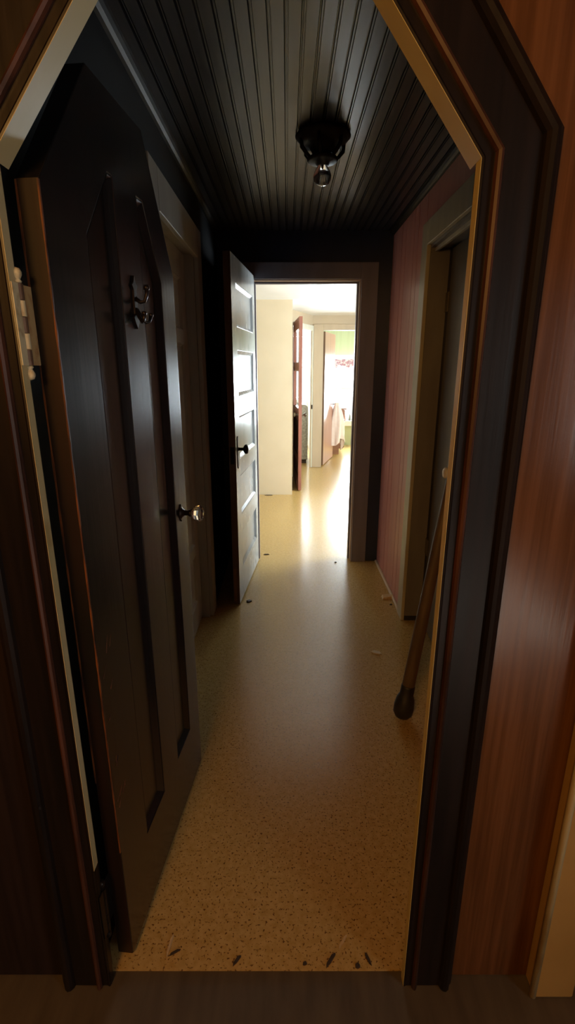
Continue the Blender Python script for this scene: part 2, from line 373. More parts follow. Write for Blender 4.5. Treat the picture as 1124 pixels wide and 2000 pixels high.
# glass knob
kb = empty('door_knob', (0.592, -T1/2, 1.012)); kb.parent = door1; kb['label'] = 'faceted glass knob on bronze shank'
bm = bmesh.new(); lathe(bm, [(0.0, 0), (0.019, 0.0), (0.019, 0.003), (0.013, 0.007), (0.010, 0.012), (0.0, 0.012)], (0, 0, 0), (0, -1, 0), 24)
obj('rosette', bm, M['bronze'], kb, smooth=True)
bm = bmesh.new(); lathe(bm, [(0.009, 0.009), (0.008, 0.024), (0.011, 0.028), (0.012, 0.034), (0.009, 0.037)], (0, 0, 0), (0, -1, 0), 20)
obj('shank', bm, M['bronze'], kb, smooth=True)
bm = bmesh.new(); lathe(bm, [(0.0, 0.036), (0.013, 0.036), (0.021, 0.046), (0.0255, 0.056), (0.0255, 0.061), (0.019, 0.069), (0.0, 0.0695)], (0, 0, 0), (0, -1, 0), 8)
obj('glass_grip', bm, M['knob_glass'], kb)
bm = bmesh.new()
pl = [(0, -0.028), (0.009, -0.018), (0.013, 0.0), (0.009, 0.018), (0, 0.028), (-0.009, 0.018), (-0.013, 0.0), (-0.009, -0.018)]
obj('escutcheon', plate(pl, [], 0.001, -0.0035), M['bronze'], kb)

# ------------------------------------------------------------------ floors
tag(obj('floor', B((-2.6, 2.6, 0.872, 10.2, -0.05, 0.0)), M['vinyl']), 'speckled tan vinyl floor running from hallway into far rooms', 'floor', 'structure')
tag(obj('floor_near', B((-1.7, 2.2, -2.6, 0.872, -0.052, -0.004)), M['dark_boards']), 'dark grey brown floor before the threshold', 'floor', 'structure')

# ------------------------------------------------------------------ hallway shell
HX0, HX1, YW, HZ = -0.465, 0.697, 3.608, 2.30
DY0, DY1 = 1.95, 2.72      # left doorway
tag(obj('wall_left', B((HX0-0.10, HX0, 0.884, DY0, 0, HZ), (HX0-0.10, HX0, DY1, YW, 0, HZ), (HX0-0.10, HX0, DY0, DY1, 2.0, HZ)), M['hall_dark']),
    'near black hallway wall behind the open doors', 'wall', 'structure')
# left doorway casing (hall side) with jamb
t = empty('trim_4'); tag(t, 'grey brown casing of the doorway in the left wall', 'door casing', 'structure')
obj('side_casing', B((HX0, HX0+0.022, DY1, DY1+0.115, 0, 2.11)), M['grey_trim'], t, bevel=0.003)
obj('side_casing', B((HX0, HX0+0.022, DY0-0.115, DY0, 0, 2.11)), M['grey_trim'], t, bevel=0.003)
obj('head_casing', B((HX0, HX0+0.022, DY0, DY1, 1.97, 2.11)), M['grey_trim'], t, bevel=0.003)
obj('door_jamb', B((HX0-0.10, HX0, DY1-0.018, DY1, 0, 2.0), (HX0-0.10, HX0, DY0, DY0+0.018, 0, 2.0), (HX0-0.10, HX0, DY0+0.018, DY1-0.018, 1.982, 2.0)), M['grey_trim'], t)
wD = DY1-DY0-0.04
d3, _ = panel_door('door_2', (HX0-0.062, DY0+0.02, 0), PI/2, rect(0, wD, 0.012, 1.978), [rect(0.11, wD-0.11, 0.16, 0.44), rect(0.11, wD-0.11, 0.50, 1.56), rect(0.11, wD-0.11, 1.62, 1.86)], 0.034, M['grey_trim'])
tag(d3, 'closed grey brown door in the left hallway wall', 'door', 'structure')

# right wall: vertical boards with grooves
RY0, RY1 = 2.06, 2.66
def boards(y0, y1, x, z0, z1, widths, depth=0.010, thick=0.14):
    pts = []; y = y0; i = 0
    while y < y1 - 1e-4:
        e = min(y + widths[i % len(widths)], y1); i += 1
        g = 0.007
        pts += [(x, y), (x, e-g), (x+depth, e-g*0.6), (x+depth, e)] if e < y1 else [(x, y), (x, e)]
        y = e
    bm = bmesh.new()
    lo = [bm.verts.new((px, py, z0)) for px, py in pts]; hi = [bm.verts.new((px, py, z1)) for px, py in pts]
    b0 = [bm.verts.new((x+thick, y1, z)) for z in (z0, z1)]; b1 = [bm.verts.new((x+thick, y0, z)) for z in (z0, z1)]
    for k in range(len(pts)-1): bm.faces.new((lo[k], lo[k+1], hi[k+1], hi[k]))
    bm.faces.new((lo[-1], b0[0], b0[1], hi[-1])); bm.faces.new((b1[0], lo[0], hi[0], b1[1])); bm.faces.new((b0[0], b1[0], b1[1], b0[1]))
    bm.faces.new(lo[::-1] + [b1[0], b0[0]]) ; bm.faces.new(hi + [b0[1], b1[1]])
    return bm
bm = boards(RY1+0.018, YW, HX1, 0, HZ, [0.10, 0.16, 0.09, 0.21])
box(bm, HX1, HX1+0.14, RY0, RY1+0.018, 2.02, HZ)
box(bm, HX1, HX1+0.14, 0.884, RY0, 0, HZ)
tag(obj('wall_right', bm, M['red_panel'], recalc=True), 'red brown grooved board wall on the right of the hallway', 'wall', 'structure')
t = empty('trim_5'); tag(t, 'olive cream casing of the doorway in the right wall', 'door casing', 'structure')
obj('side_casing', B((HX1-0.020, HX1, RY1, RY1+0.105, 0, 2.125)), M['olive'], t, bevel=0.003)
obj('side_casing', B((HX1-0.020, HX1, RY0-0.105, RY0, 0, 2.125)), M['olive'], t, bevel=0.003)
obj('head_casing', B((HX1-0.020, HX1, RY0, RY1, 2.015, 2.125)), M['olive'], t, bevel=0.003)
obj('head_stop', B((HX1+0.02, HX1+0.035, RY0+0.02, RY1, 1.985, 2.02)), M['olive'], t, bevel=0.002)
obj('door_jamb', B((HX1, HX1+0.14, RY1, RY1+0.018, 0.03, 2.02), (HX1, HX1+0.14, RY0, RY0+0.018, 0, 2.02), (HX1, HX1+0.14, RY0+0.018, RY1, 2.002, 2.02)), M['taupe'], t)
obj('jamb_foot', B((HX1, HX1+0.14, RY1-0.001, RY1+0.017, 0, 0.03)), M['black_rubber_shade'], t)['label'] = 'blackened foot of the jamb'
obj('gap_shade', B((HX1+0.094, HX1+0.13, RY1-0.050, RY1, 0.0, 2.002)), M['black_rubber_shade'], t)['label'] = 'dark strip for the shade in the gap beside the door'  # solid dark strip, drawn as the shade inside the gap
wR = RY1-0.052-RY0-0.022
d5, _ = panel_door('door_3', (HX1+0.108, RY1-0.052, 0), -PI/2, rect(0, wR, 0.012, 1.99), [], 0.034, M['taupe_door'])
tag(d5, 'plain taupe door in the right hallway doorway', 'door', 'structure')
for zz in (0.475, 1.755):
    h = empty('hinge'); h.parent = d5
    obj('leaf_plate', B((-0.050, -0.001, -0.019, -0.0135, zz-0.045, zz+0.045)), M['taupe_door'], h)
    bm = bmesh.new(); cyl(bm, (-0.003, -0.019, zz-0.045), (-0.003, -0.019, zz+0.045), 0.004, n=10); obj('knuckle', bm, M['taupe_door'], h)
k5 = empty('door_knob', (wR-0.19, -0.017, 0.975)); k5.parent = d5; k5['label'] = 'white porcelain knob'
bm = bmesh.new(); lathe(bm, [(0.009, 0), (0.009, 0.03), (0.018, 0.034), (0.026, 0.043), (0.026, 0.052), (0.018, 0.060), (0, 0.063)], (0, 0, 0), (0, -1, 0), 24)
obj('grip', bm, M['porcelain'], k5, smooth=True)
bm = bmesh.new(); box(bm, HX1-0.018, HX1, RY1+0.105, YW-0.02, 0, 0.018)
tag(obj('baseboard_right', bm, M['baseboard_white'], bevel=0.006), 'thin whitish strip along foot of red brown wall', 'baseboard', 'structure')
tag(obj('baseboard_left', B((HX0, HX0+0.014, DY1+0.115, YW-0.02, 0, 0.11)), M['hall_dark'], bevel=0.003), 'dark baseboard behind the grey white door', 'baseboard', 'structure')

# far wall with doorway
FX0, FX1, FZ = -0.225, 0.487, 2.0
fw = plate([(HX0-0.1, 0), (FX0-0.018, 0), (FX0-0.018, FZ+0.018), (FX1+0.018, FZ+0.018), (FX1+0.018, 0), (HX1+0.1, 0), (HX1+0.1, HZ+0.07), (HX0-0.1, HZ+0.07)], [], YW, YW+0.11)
tag(obj('wall_far', fw, M['far_dark']), 'dark wall with blue flare in its colour around the far doorway', 'wall', 'structure')
t = empty('trim_6'); tag(t, 'grey brown casing and stops of the bright far doorway', 'door casing', 'structure')
obj('side_casing', B((FX1+0.008, FX1+0.118, YW-0.02, YW, 0, FZ+0.11)), M['far_trim'], t, bevel=0.002)
obj('side_casing', B((FX0-0.118, FX0-0.008, YW-0.02, YW, 0, FZ+0.11)), M['far_trim'], t, bevel=0.002)
obj('head_casing', B((FX0-0.008, FX1+0.008, YW-0.0195, YW, FZ+0.008, FZ+0.11)), M['far_trim'], t, bevel=0.002)
obj('jamb_lining', B((FX1, FX1+0.018, YW-0.002, YW+0.112, 0, FZ+0.018), (FX0-0.018, FX0, YW-0.002, YW+0.112, 0, FZ+0.018), (FX0, FX1, YW-0.002, YW+0.112, FZ, FZ+0.018)), M['jamb_wood'], t, bevel=0.002)
obj('door_stop', B((FX1-0.012, FX1, YW+0.045, YW+0.085, 0, FZ), (FX0, FX0+0.012, YW+0.045, YW+0.085, 0, FZ), (FX0+0.012, FX1-0.012, YW+0.045, YW+0.085, FZ-0.012, FZ)), M['far_trim'], t, bevel=0.002)

# beadboard ceiling
bm = bmesh.new(); pts = []; x = HX0-0.02
pitch, gw, gd = 0.0445, 0.0130, 0.011
while x < HX1+0.02:
    pts += [(x, HZ), (x+pitch-gw, HZ), (x+pitch-gw*0.8, HZ+gd), (x+pitch-gw*0.55, HZ+gd), (x+pitch-gw*0.5, HZ+0.001), (x+pitch-gw*0.25, HZ+0.001), (x+pitch-gw*0.2, HZ+gd*0.6), (x+pitch-0.0003, HZ+gd*0.6)]
    x += pitch
v0 = [bm.verts.new((p[0], 0.884, p[1])) for p in pts]; v1 = [bm.verts.new((p[0], YW, p[1])) for p in pts]
for k in range(len(pts)-1): bm.faces.new((v0[k], v0[k+1], v1[k+1], v1[k]))
t0 = [bm.verts.new((q, w, HZ+0.06)) for q, w in ((pts[-1][0], 0.884), (pts[0][0], 0.884), (pts[0][0], YW), (pts[-1][0], YW))]
bm.faces.new(t0)
bm.faces.new(v0 + t0[:2]); bm.faces.new(v1[::-1] + t0[2:])
bm.faces.new((v0[0], v1[0], t0[2], t0[1])); bm.faces.new((v0[-1], t0[0], t0[3], v1[-1]))
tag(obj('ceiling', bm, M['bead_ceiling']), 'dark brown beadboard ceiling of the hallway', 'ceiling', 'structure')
def quarter(x, sx, y0, y1, r=0.028):
    bm = bmesh.new(); pr = [(x, HZ), (x+sx*r, HZ)] + [(x+sx*r*math.cos(a), HZ-r*math.sin(a)) for a in (0.4, 0.8, 1.2)] + [(x, HZ-r)]
    a = [bm.verts.new((p[0], y0, p[1])) for p in pr]; b = [bm.verts.new((p[0], y1, p[1])) for p in pr]
    for k in range(len(pr)): bm.faces.new((a[k], a[(k+1) % len(pr)], b[(k+1) % len(pr)], b[k]))
    bm.faces.new(a); bm.faces.new(b[::-1]); return bm
tag(obj('trim_7', quarter(HX0, 1, 0.884, YW), M['crown']), 'dark moulding where left wall meets beadboard ceiling', 'moulding', 'structure')
tag(obj('trim_8', quarter(HX1, -1, 0.884, YW), M['crown']), 'dark moulding where right wall meets beadboard ceiling', 'moulding', 'structure')

# ------------------------------------------------------------------ far hall door, open towards the camera
HG = Vector((-0.219, 3.598)); FA = Vector((-0.296, 2.850)); T2 = 0.040
dd = (FA-HG); W2 = dd.length; dd.normalize(); a2 = math.atan2(dd.y, dd.x); nn = Vector((-dd.y, dd.x))
oo = HG - nn*(T2/2)
px0, px1 = 0.085, W2-0.125
pz = [(0.22, 0.455), (0.57, 0.818), (0.92, 1.173), (1.285, 1.54), (1.665, 1.895)]
door2, leaf2 = panel_door('door_4', (oo.x, oo.y, 0), a2, rect(0, W2, 0.01, 2.028), [rect(px0, px1, *z) for z in pz], T2, M['grey_door'], mould=0.02, depth=0.013)
tag(door2, 'grey white five panel door open into the hallway with black knob', 'door', 'structure')
bm = bmesh.new(); box(bm, W2-0.0008, W2+0.0012, -T2/2+0.001, T2/2-0.001, 0.011, 2.027)
obj('free_edge', bm, M['door_raw'], door2)['label'] = 'brown unpainted free edge'
obj('edge_patch', B((W2, W2+0.003, -T2/2+0.004, 0.002, 0.03, 0.25)), M['raw_patch'], door2)['label'] = 'bare orange wood patch'
obj('edge_latch', B((W2, W2+0.003, -0.012, 0.012, 0.905, 1.005)), M['black_metal'], door2)
k2 = empty('door_knob', (W2-0.062, T2/2, 0.965)); k2.parent = door2; k2['label'] = 'black knob on a long black plate'
pl = [(-0.016, -0.085), (-0.008, -0.095), (0.008, -0.095), (0.016, -0.085), (0.020, 0), (0.016, 0.085), (0.008, 0.095), (-0.008, 0.095), (-0.016, 0.085), (-0.020, 0)]
obj('escutcheon', plate(pl, [], -0.001, 0.004), M['black_metal'], k2, bevel=0.001)
bm = bmesh.new(); lathe(bm, [(0.012, 0.003), (0.009, 0.010), (0.009, 0.032), (0.017, 0.036), (0.027, 0.044), (0.029, 0.052), (0.025, 0.061), (0.0, 0.065)], (0, 0, 0.02), (0, 1, 0), 28)
obj('grip', bm, M['black_metal'], k2, smooth=True)
bm = bmesh.new(); lathe(bm, [(0.012, 0.003), (0.009, 0.010), (0.009, 0.032), (0.027, 0.044), (0.027, 0.055), (0.0, 0.063)], (0, -T2, 0.02), (0, -1, 0), 20)
obj('grip', bm, M['black_metal'], k2, smooth=True)

# ------------------------------------------------------------------ ceiling light
LX, LY = 0.137, 2.215
cl = empty('ceiling_light', (LX, LY, HZ)); tag(cl, 'dark cast metal ceiling light with bare bulb on beadboard ceiling', 'ceiling light')
bm = bmesh.new(); lathe(bm, [(0.098, 0.0), (0.104, -0.006), (0.103, -0.014), (0.096, -0.020), (0.088, -0.030), (0.070, -0.038), (0.052, -0.046), (0.045, -0.056), (0.040, -0.066), (0.030, -0.068)], (0, 0, 0), (0, 0, 1), 64, lobes=8, amp=0.02)
obj('canopy', bm, M['fixture'], cl, smooth=True)
for k in range(6):
    a = 2*PI*k/6 + 0.3
    bm = bmesh.new()
    tube(bm, [(0.088*math.cos(a), 0.088*math.sin(a), -0.024), (0.084*math.cos(a), 0.084*math.sin(a), -0.050), (0.066*math.cos(a), 0.066*math.sin(a), -0.070), (0.050*math.cos(a), 0.050*math.sin(a), -0.082)], [0.006, 0.008, 0.007, 0.006], 8)
    obj('bracket', bm, M['fixture'], cl, smooth=True)
bm = bmesh.new(); lathe(bm, [(0.028, -0.064), (0.036, -0.074), (0.056, -0.080), (0.060, -0.088), (0.052, -0.094), (0.030, -0.096), (0.023, -0.104), (0.018, -0.106)], (0, 0, 0), (0, 0, 1), 40)
obj('socket', bm, M['fixture'], cl, smooth=True)
bm = bmesh.new(); lathe(bm, [(0.0, -0.090), (0.015, -0.092), (0.016, -0.104), (0.023, -0.114), (0.031, -0.127), (0.035, -0.140), (0.034, -0.153), (0.026, -0.165), (0.013, -0.172), (0.0, -0.174)], (0, 0, 0), (0, 0, 1), 32)
bulb = obj('bulb', bm, M['bulb'], cl, smooth=True); bulb['label'] = 'clear glass bulb'
bm = bmesh.new(); cyl(bm, (0, 0, -0.100), (0, 0, -0.125), 0.004, 0.003, 10); tube(bm, [(-0.009, 0, -0.132), (-0.004, 0.002, -0.138), (0.004, -0.002, -0.138), (0.009, 0, -0.132)], 0.0009, 6)
obj('filament', bm, M['old_brass'], bulb)

# ------------------------------------------------------------------ leaning pole
P0 = Vector((0.492, 1.80, 0.0)); P1 = Vector((0.655, 1.905, 1.10))
po = empty('leaning_pole', P0); tag(po, 'brown wooden pole with dark knobby foot leaning against right doorway', 'pole')
dv = P1-P0; fr = [0.03, 0.2, 0.45, 0.7, 0.95, 1.0]
bm = bmesh.new(); tube(bm, [dv*q for q in fr], [0.027, 0.0265, 0.025, 0.023, 0.020, 0.016], 16)
obj('handle', bm, M['pole'], po, smooth=True)
bm = bmesh.new(); ax = dv.normalized()
lathe(bm, [(0.0, 0.012), (0.030, 0.012), (0.041, 0.030), (0.043, 0.060), (0.038, 0.095), (0.029, 0.115), (0.029, 0.150), (0.0275, 0.158)], (0, 0, 0.0), ax, 20)
obj('foot', bm, M['black_rubber_shade'], po, smooth=True)

# ------------------------------------------------------------------ litter on the floor
def chip(name, pts, h, m, loc, label, cat, rz=0.0):
    bm = bmesh.new()
    a = [bm.verts.new((p[0], p[1], 0)) for p in pts]
    b = [bm.verts.new((p[0]*0.85, p[1]*0.85, h*(0.6+0.4*((i*7) % 3)/2))) for i, p in enumerate(pts)]
    n = len(pts); bm.faces.new(a[::-1]); bm.faces.new(b)
    for i in range(n): bm.faces.new((a[i], a[(i+1) % n], b[(i+1) % n], b[i]))
    o = obj(name, bm, m); o.location = (loc[0], loc[1], 0.0005); o.rotation_euler = (0, 0, rz)
    return tag(o, label, cat)
def sliver(L, w): return [(-L/2, -w*0.2), (-L*0.1, -w/2), (L*0.4, -w*0.4), (L/2, 0), (L*0.3, w/2), (-L*0.3, w*0.4)]
chip('wood_chip', sliver(0.062, 0.03), 0.006, M['paper'], (0.471, 2.309), 'flat pale chip lying in the open on right half of hall floor', 'chip', -0.45)
chip('wood_block', [(-0.04, -0.02), (0.03, -0.022), (0.042, 0.0), (0.03, 0.03), (-0.03, 0.028)], 0.022, M['chip_pale'], (0.655, 2.955), 'pale broken wood piece at end of baseboard by right doorway', 'wood scrap', 0.2)
chip('wood_crumb', sliver(0.02, 0.012), 0.006, M['chip_dark'], (0.660, 2.86), 'small dark crumb beside pale broken wood piece', 'crumb', 0.3)
chip('wood_crumb', sliver(0.05, 0.014), 0.007, M['chip_dark'], (-0.165, 3.735), 'dark splinter beside hinge foot of grey white door', 'splinter', 0.1)
chip('wood_crumb', sliver(0.04, 0.03), 0.008, M['chip_dark'], (-0.245, 2.905), 'dark crumb under free corner of grey white door', 'crumb', 0.6)
chip('wood_crumb', sliver(0.02, 0.014), 0.006, M['chip_dark'], (0.375, 3.57), 'dark speck on shiny floor just left of far right jamb', 'crumb', 0.0)
chip('splinter', sliver(0.060, 0.007), 0.005, M['chip_pale'], (-0.306, 0.924), 'long pale splinter at foot of near black door', 'splinter', 1.46)
chip('splinter', sliver(0.034, 0.006), 0.004, M['chip_dark'], (-0.290, 0.910), 'dark splinter crossing beside the long pale one', 'splinter', 0.5)
chip('splinter', sliver(0.032, 0.008), 0.004, M['chip_dark'], (-0.128, 0.892), 'dark splinter standing alone left of threshold middle', 'splinter', 0.9)
chip('splinter', sliver(0.044, 0.009), 0.005, M['chip_dark'], (0.111, 0.893), 'thick dark splinter near threshold with pale sliver above it', 'splinter', 0.9)
chip('splinter', sliver(0.045, 0.007), 0.003, M['chip_pale'], (0.146, 0.935), 'faint tan sliver pointing away from threshold on right', 'splinter', 0.95)
chip('splinter', sliver(0.034, 0.007), 0.004, M['chip_dark'], (0.207, 0.895), 'rightmost dark splinter on the threshold', 'splinter', 1.95)
chip('wood_crumb', sliver(0.014, 0.012), 0.005, M['chip_dark'], (0.178, 0.880), 'dark crumb left of rightmost threshold splinter', 'crumb', 0.3)
chip('wood_crumb', sliver(0.012, 0.008), 0.004, M['chip_dark'], (0.045, 0.885), 'small dark crumb near the middle of threshold', 'crumb', 0.3)
chip('wood_chip', sliver(0.10, 0.02), 0.006, M['chip_dark'], (-0.215, 5.655), 'dark splinter at foot of cream wall in far room', 'splinter', 0.05)

# ------------------------------------------------------------------ far rooms
RZ = 2.135
MX0, MX1 = -2.4, 2.4
# cream wall block
tag(obj('wall_cream', B((MX0, 0.06, 5.69, 5.81, 0, RZ), (-0.04, 0.06, 5.81, 6.66, 0, RZ)), M['cream_wall']), 'plain cream wall seen through the far doorway', 'wall', 'structure')
# angled wall with doorway to side room: from (0.02,6.62) to (0.40,7.36)
E0 = Vector((0.06, 6.66)); E1 = Vector((0.385, 7.44)); ed = E1-E0; EL = ed.length; ea = math.atan2(ed.y, ed.x)
ang = empty('wall_angled', (E0.x, E0.y, 0), ea); tag(ang, 'tan angled wall around the bright side room opening', 'wall', 'structure')
obj('wall_panel', plate([(-0.12, 0), (0.05, 0), (0.05, 1.96), (EL-0.085, 1.96), (EL-0.085, 0), (EL+0.02, 0), (EL+0.02, RZ), (-0.12, RZ)], [], 0.0, 0.02), M['tan_wall'], ang)
obj('casing', B((EL-0.09, EL-0.005, -0.018, 0.0, 0, 2.0), (0.05, EL-0.09, -0.018, 0, 1.93, 2.0)), M['pale_trim'], ang, bevel=0.003)
obj('strike_plate', B((EL-0.094, EL-0.084, -0.019, -0.002, 0.86, 0.92)), M['bronze'], ang)
# tan wall with bedroom doorway
BX0, BX1 = 0.512, 1.26
tag(obj('wall_tan', plate([(0.355, 0), (BX0-0.015, 0), (BX0-0.015, 1.955), (BX1, 1.955), (BX1, 0), (MX1, 0), (MX1, RZ), (0.355, RZ)], [], 7.38, 7.47), M['tan_wall']), 'tan wall around the bedroom doorway', 'wall', 'structure')
t = empty('trim_9'); tag(t, 'tan casing of the bedroom doorway', 'door casing', 'structure')
obj('side_casing', B((0.375, BX0, 7.36, 7.38, 0, 2.02)), M['tan_trim'], t, bevel=0.003)
obj('head_casing', B((BX0, BX1, 7.36, 7.38, 1.94, 2.02)), M['tan_trim'], t, bevel=0.003)
obj('door_jamb', B((BX0-0.015, BX0, 7.38, 7.47, 0, 1.955), (BX0, BX1, 7.38, 7.47, 1.94, 1.955)), M['pale_trim'], t)
tag(obj('ceiling_far', B((MX0, MX1, YW+0.11, 10.0, RZ, RZ+0.05)), M['white_ceiling']), 'white ceiling of the bright far room', 'ceiling', 'structure')
# outer walls
tag(obj('wall_west', B((MX0-0.08, MX0, YW, 10.0, 0, RZ)), M['cream_wall']), 'cream outer wall left of the far rooms', 'wall', 'structure')
tag(obj('wall_south', B((MX0, HX0-0.1, YW, YW+0.11, 0, RZ), (HX1+0.1, MX1, YW, YW+0.11, 0, RZ)), M['cream_wall']), 'cream wall flanking the far doorway in the next room', 'wall', 'structure')
EW = plate([(0, 0), (10.0-YW, 0), (10.0-YW, RZ), (0, RZ)], [rect(0.55, 1.75, 0.75, 1.9)], 0, 0.08)
for v in EW.verts: v.co = Vector((MX1+v.co.y, YW+v.co.x, v.co.z))
tag(obj('wall_east', EW, M['cream_wall']), 'cream outer wall with window right of the far room', 'wall', 'structure')
# back wall with two windows
W1x = (0.83, 1.92); W1z = (0.47, 1.655)
W2x = (-0.55, 0.33); W2z = (0.86, 2.02)
YB = 9.58
tag(obj('wall_green', plate(rect(0.46, MX1, 0, RZ), [rect(*W1x, *W1z)], YB, YB+0.1), M['green_wall']), 'pale green boarded wall around bedroom window', 'wall', 'structure')
tag(obj('wall_side_room', plate(rect(MX0, 0.40, 0, RZ), [rect(*W2x, *W2z)], YB, YB+0.1), M['white']), 'white wall of the bright side room', 'wall', 'structure')
tag(obj('wall_partition', B((0.40, 0.46, 7.47, YB, 0, RZ)), M['white']), 'pale partition between side room and bedroom', 'wall', 'structure')
def window(name, x, z, y, label, mul=1):
    e = empty(name, ((x[0]+x[1])/2, y, z[0])); tag(e, label, 'window', 'structure')
    w = (x[1]-x[0])/2; h = z[1]-z[0]
    obj('window_frame', plate(rect(-w, w, 0, h), [rect(-w+0.04, w-0.04, 0.04, h/2-0.015), rect(-w+0.04, w-0.04, h/2+0.015, h-0.04)], 0.0, 0.07), M['white'], e)
    obj('window_sill', B((-w-0.03, w+0.03, -0.07, 0.0, -0.10, 0.0)), M['white'], e, bevel=0.004)
    obj('window_pane', B((-w+0.035, w-0.035, 0.045, 0.049, 0.035, h-0.035)), M['pane'], e)
    return e
window('window_1', W1x, W1z, YB, 'bright bedroom window above white sill, seen through two doorways')
window('window_2', W2x, W2z, YB, 'bright window of the side room beyond the angled wall')
e = window('window_3', (-0.6, 0.6), (0.75, 1.9), 0, 'window in the right outer wall of the far room')
e.location = (MX1, YW+1.15, 0.75); e.rotation_euler = (0, 0, -PI/2)

# side room door: glazed, red brown, free edge towards us
R0 = Vector((0.155, 5.858)); R1 = Vector((0.098, 6.69)); rd = R1-R0; RL = rd.length
rdr = empty('door_5', (R1.x, R1.y, 0), math.atan2(-rd.y, -rd.x)); tag(rdr, 'narrow red brown glazed door seen on edge beside cream wall', 'door', 'structure')
TR = 0.036; sl = 0.09
bm = plate(rect(0, RL, 0.012, 1.985), [rect(sl, RL-sl, 0.98, 1.40)[::-1], rect(sl, RL-sl, 1.50, 1.86)[::-1], rect(sl, RL-sl, 0.16, 0.34)[::-1], rect(sl, RL-sl, 0.42, 0.84)[::-1]], -TR/2, TR/2)
obj('door_leaf', bm, M['red_door'], rdr)
for z0, z1 in ((0.98, 1.40), (1.50, 1.86)): obj('glass_pane', B((sl-0.005, RL-sl+0.005, -0.003, 0.003, z0-0.005, z1+0.005)), M['pane'], rdr)
for z0, z1 in ((0.16, 0.34), (0.42, 0.84)): obj('panel', panel_bm(rect(sl, RL-sl, z0, z1), TR), M['brown_edge'], rdr)
for s in (1, -1):
    bm = bmesh.new(); lathe(bm, [(0.016, 0.0), (0.010, 0.006), (0.010, 0.03), (0.022, 0.036), (0.027, 0.046), (0.022, 0.058), (0, 0.062)], (RL-0.05, s*TR/2, 0.91), (0, s, 0), 20)
    obj('door_knob', bm, M['old_brass'], rdr, smooth=True)
# bedroom door
G0 = Vector((0.530, 7.47)); G1 = Vector((0.745, 8.25)); gd_ = G1-G0; GL = gd_.length
bd, _ = panel_door('door_6', (G0.x, G0.y, 0), math.atan2(gd_.y, gd_.x), rect(0, GL, 0.012, 1.93), [], 0.036, M['brown_door'], mould=0.01, depth=0.004)
tag(bd, 'pinkish brown bedroom door standing ajar with white cloth on its knob', 'door', 'structure')
obj('hinge_edge', B((-0.003, 0.0, -0.0175, 0.0175, 0.012, 1.93)), M['brown_edge'], bd)['label'] = 'dark brown edge'
bm = bmesh.new(); lathe(bm, [(0.016, 0.0), (0.010, 0.006), (0.010, 0.03), (0.022, 0.036), (0.027, 0.046), (0.022, 0.058), (0, 0.062)], (GL-0.06, -0.018, 0.87), (0, -1, 0), 20)
obj('door_knob', bm, M['old_brass'], bd, smooth=True)
# cloth hanging on the knob
kd = gd_.normalized(); kn = Vector((kd.y, -kd.x)); kp = G0 + kd*(GL-0.06) + kn*0.06
bm = bmesh.new(); nz, na = 26, 40; rings = []
for i in range(nz+1):
    f = i/nz; z = 0.895 - 0.66*f
    rr = 0.030 + 0.075*min(1, f*2.2)**0.8
    ring = []
    for k in range(na):
        th = 2*PI*k/na
        r_ = rr*(1 + (0.10+0.22*f)*math.sin(5*th + 3*f) + 0.08*math.sin(9*th))
        zz = z - (0.07*math.sin(2*th+0.6) + 0.04*math.sin(3*th))*f**2
        ring.append(bm.verts.new((r_*math.cos(th)*0.95 + 0.02*f, r_*math.sin(th)*0.55, zz)))
    rings.append(ring)
for a, b in zip(rings, rings[1:]):
    for k in range(na): bm.faces.new((a[k], a[(k+1) % na], b[(k+1) % na], b[k]))
bm.faces.new(rings[0])
clo = obj('hanging_cloth', bm, M['cloth'], smooth=True); clo.location = (kp.x+0.02, kp.y-0.01, 0); tag(clo, 'white cloth hanging from the knob of the pinkish brown bedroom door', 'cloth')
# dresser
dr = empty('dresser', (0.47, 8.50, 0)); tag(dr, 'brown wooden dresser with stacked drawers behind the bedroom door', 'dresser')
obj('body', B((0, 0.49, 0, 0.95, 0.10, 0.76)), M['dresser'], dr, bevel=0.004)
obj('plinth', B((0.0, 0.42, 0.01, 0.94, 0.0, 0.10)), M['dresser'], dr)
obj('top', B((0.0, 0.535, -0.015, 0.965, 0.76, 0.785)), M['dresser'], dr, bevel=0.004)
for k in range(4):
    z0 = 0.115 + k*0.161
    dw = obj('drawer', B((0.49, 0.508, 0.015, 0.935, z0, z0+0.15)), M['dresser'], dr, bevel=0.004)
    for yy in (0.22, 0.73):
        bm = bmesh.new(); lathe(bm, [(0.007, 0), (0.007, 0.012), (0.015, 0.018), (0.013, 0.028), (0, 0.03)], (0.508, yy, z0+0.08), (1, 0, 0), 14)
        obj('knob', bm, M['porcelain'], dw, smooth=True)
# curtain valance
va = empty('curtain_valance', (0.78, YB-0.07, 1.60)); tag(va, 'short pink patterned valance across top of bedroom window', 'curtain')
bm = bmesh.new(); cyl(bm, (0, 0, 0), (1.2, 0, 0), 0.008, n=10); obj('rod', bm, M['white'], va, smooth=True)
bm = bmesh.new(); nx, nz = 150, 10; g = []
for i in range(nx+1):
    x = 0.055 + 1.11*i/nx; col = []
    dp = 0.135 + 0.02*math.sin(x*23) + 0.012*math.sin(x*61)
    for j in range(nz+1):
        f = j/nz; col.append(bm.verts.new((x, -0.012 + 0.018*math.sin(x*75)*(0.3+0.7*f), -0.015 - dp*f)))
    g.append(col)
for i in range(nx):
    for j in range(nz): bm.faces.new((g[i][j], g[i+1][j], g[i+1][j+1], g[i][j+1]))
fab = obj('fabric', bm, M['pink_cloth'], va, smooth=True)
sm = fab.modifiers.new('thick', 'SOLIDIFY'); sm.thickness = 0.003
